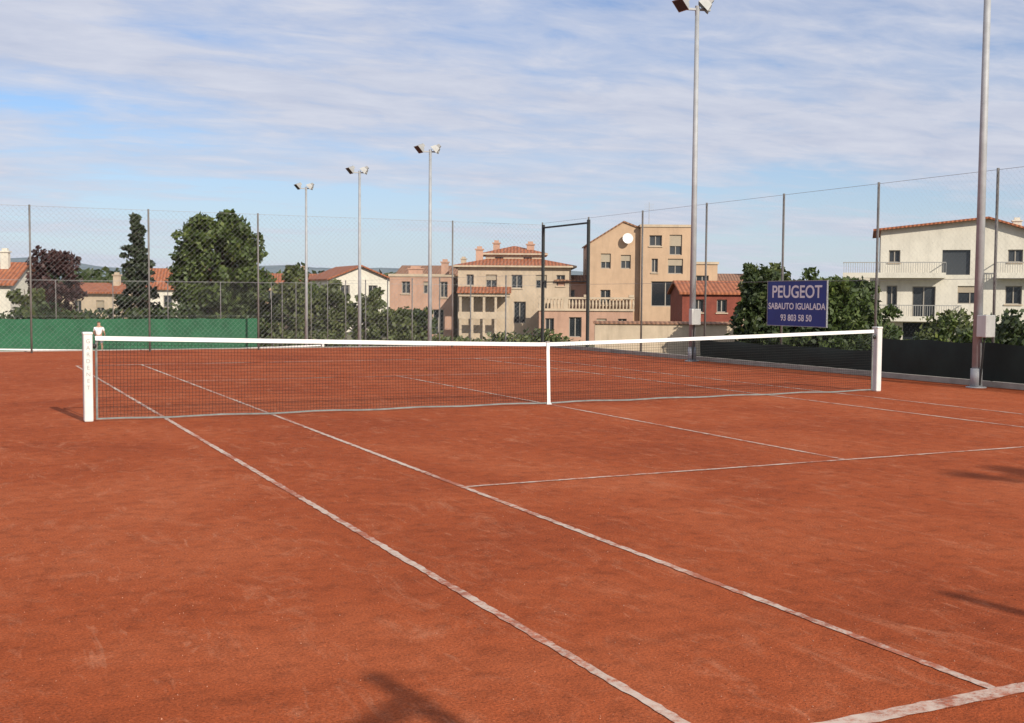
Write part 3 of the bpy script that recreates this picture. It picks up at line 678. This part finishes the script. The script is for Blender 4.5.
for i in range(120):
    a=random.uniform(0,6.28); el=random.uniform(.1,1.4); z0=random.uniform(1.6,2.6); Lf=random.uniform(.6,.95)
    d=Vector((math.cos(a),math.sin(a),0)); sd_=Vector((-d.y,d.x,0)); p=Vector((0,0,z0)); 
    pts=[]
    for k in range(5):
        wv=.028*(1-k/4.2); pts.append((p-sd_*wv,p+sd_*wv)); e=el-.25*k; p=p+(d*math.cos(e)+Vector((0,0,1))*math.sin(e))*Lf/4
    for k in range(4): mb.quad(pts[k][0],pts[k][1],pts[k+1][1],pts[k+1][0])
mb.build('leaves',leafmat('yucca_leaf',(.05,.08,.025),(.13,.17,.06),(.22,.24,.10)),root)
def mass(name,p0,p1,zt,wd,mat,n,size,zb=-1.9):
    t=rng.uniform(0,1,n); Lh=math.dist(p0,p1)
    top=zt+ .35*np.sin(t*Lh*.9)+.25*np.sin(t*Lh*2.3+1)+.2*np.sin(t*Lh*5.1)
    x=p0[0]+(p1[0]-p0[0])*t+rng.normal(size=n)*wd*.4; y=p0[1]+(p1[1]-p0[1])*t+rng.normal(size=n)*wd*.4
    z=zb+(top-zb)*rng.uniform(0,1,n)**.6
    leaves(name,np.stack([x,y,z],1),size,mat,None)
mass('hedge',(-12,56),(9,56),.45,1.5,lm_dark,10000,.2)
mass('hedge',(10,54.5),(27,50),-1.1,1.2,lm_olive,5000,.2)
mass('hedge',(20.5,21),(30,11),.1,1.8,lm_dark,9000,.16)
mass('distant_trees',(-60,125),(30,118),2.0,5,lm_dark,10000,.5)
mass('distant_trees',(30,118),(120,60),3.0,6,lm_dark,13000,.5)
mass('distant_trees',(-150,230),(260,200),6.0,12,lm_dark,16000,1.0)

# ------------------------------------------------------------------ tennis player on the far court
root=empty('tennis_player',(-1.1,48.3,-1.6),math.radians(160))
m_skin=simple('skin',(.42,.24,.16),.6,var=.05); m_shirt=simple('white_shirt',(.75,.75,.74),.8,var=.05); m_shorts=simple('grey_shorts',(.22,.23,.25),.8,var=.05); m_hair=simple('hair',(.05,.035,.025),.8)
def skin(name,V,E,Rd,mat):
    me=bpy.data.meshes.new(name); me.from_pydata(V,E,[]); me.materials.append(mat); o=bpy.data.objects.new(name,me); scene.collection.objects.link(o); o.parent=root
    sk=o.modifiers.new('s','SKIN'); ss=o.modifiers.new('ss','SUBSURF'); ss.levels=2; ss.render_levels=2
    for i,r_ in enumerate(Rd): me.skin_vertices[0].data[i].radius=(r_,r_*.85)
    me.skin_vertices[0].data[0].use_root=True
    return o
skin('body',[(0,0,.95),(0,0,1.2),(0,0,1.42),(0,0,1.53),(0,0,1.62),(0,0,1.74),(.19,0,1.42),(.27,-.08,1.15),(.25,-.28,1.02),(-.19,0,1.42),(-.27,-.05,1.16),(-.24,-.22,.98),(.1,0,.9),(.13,-.03,.5),(.14,.02,.08),(.14,-.12,.03),(-.1,0,.9),(-.15,-.02,.5),(-.17,.03,.08),(-.17,-.11,.03)],
 [(0,1),(1,2),(2,3),(3,4),(4,5),(2,6),(6,7),(7,8),(2,9),(9,10),(10,11),(0,12),(12,13),(13,14),(14,15),(0,16),(16,17),(17,18),(18,19)],
 [.15,.15,.15,.055,.10,.075,.07,.045,.035,.07,.045,.035,.09,.06,.045,.035,.09,.06,.045,.035],m_skin)
skin('shirt',[(0,0,.98),(0,0,1.2),(0,0,1.43),(.2,0,1.42),(.25,-.05,1.25),(-.2,0,1.42),(-.25,-.03,1.25)],[(0,1),(1,2),(2,3),(3,4),(2,5),(5,6)],[.18,.175,.17,.085,.07,.085,.07],m_shirt)
skin('shorts',[(0,0,.95),(.1,0,.88),(.13,-.02,.6),(-.1,0,.88),(-.14,-.01,.6)],[(0,1),(1,2),(0,3),(3,4)],[.175,.12,.1,.12,.1],m_shorts)
skin('hair',[(0,.02,1.68),(0,.02,1.76)],[(0,1)],[.10,.085],m_hair)
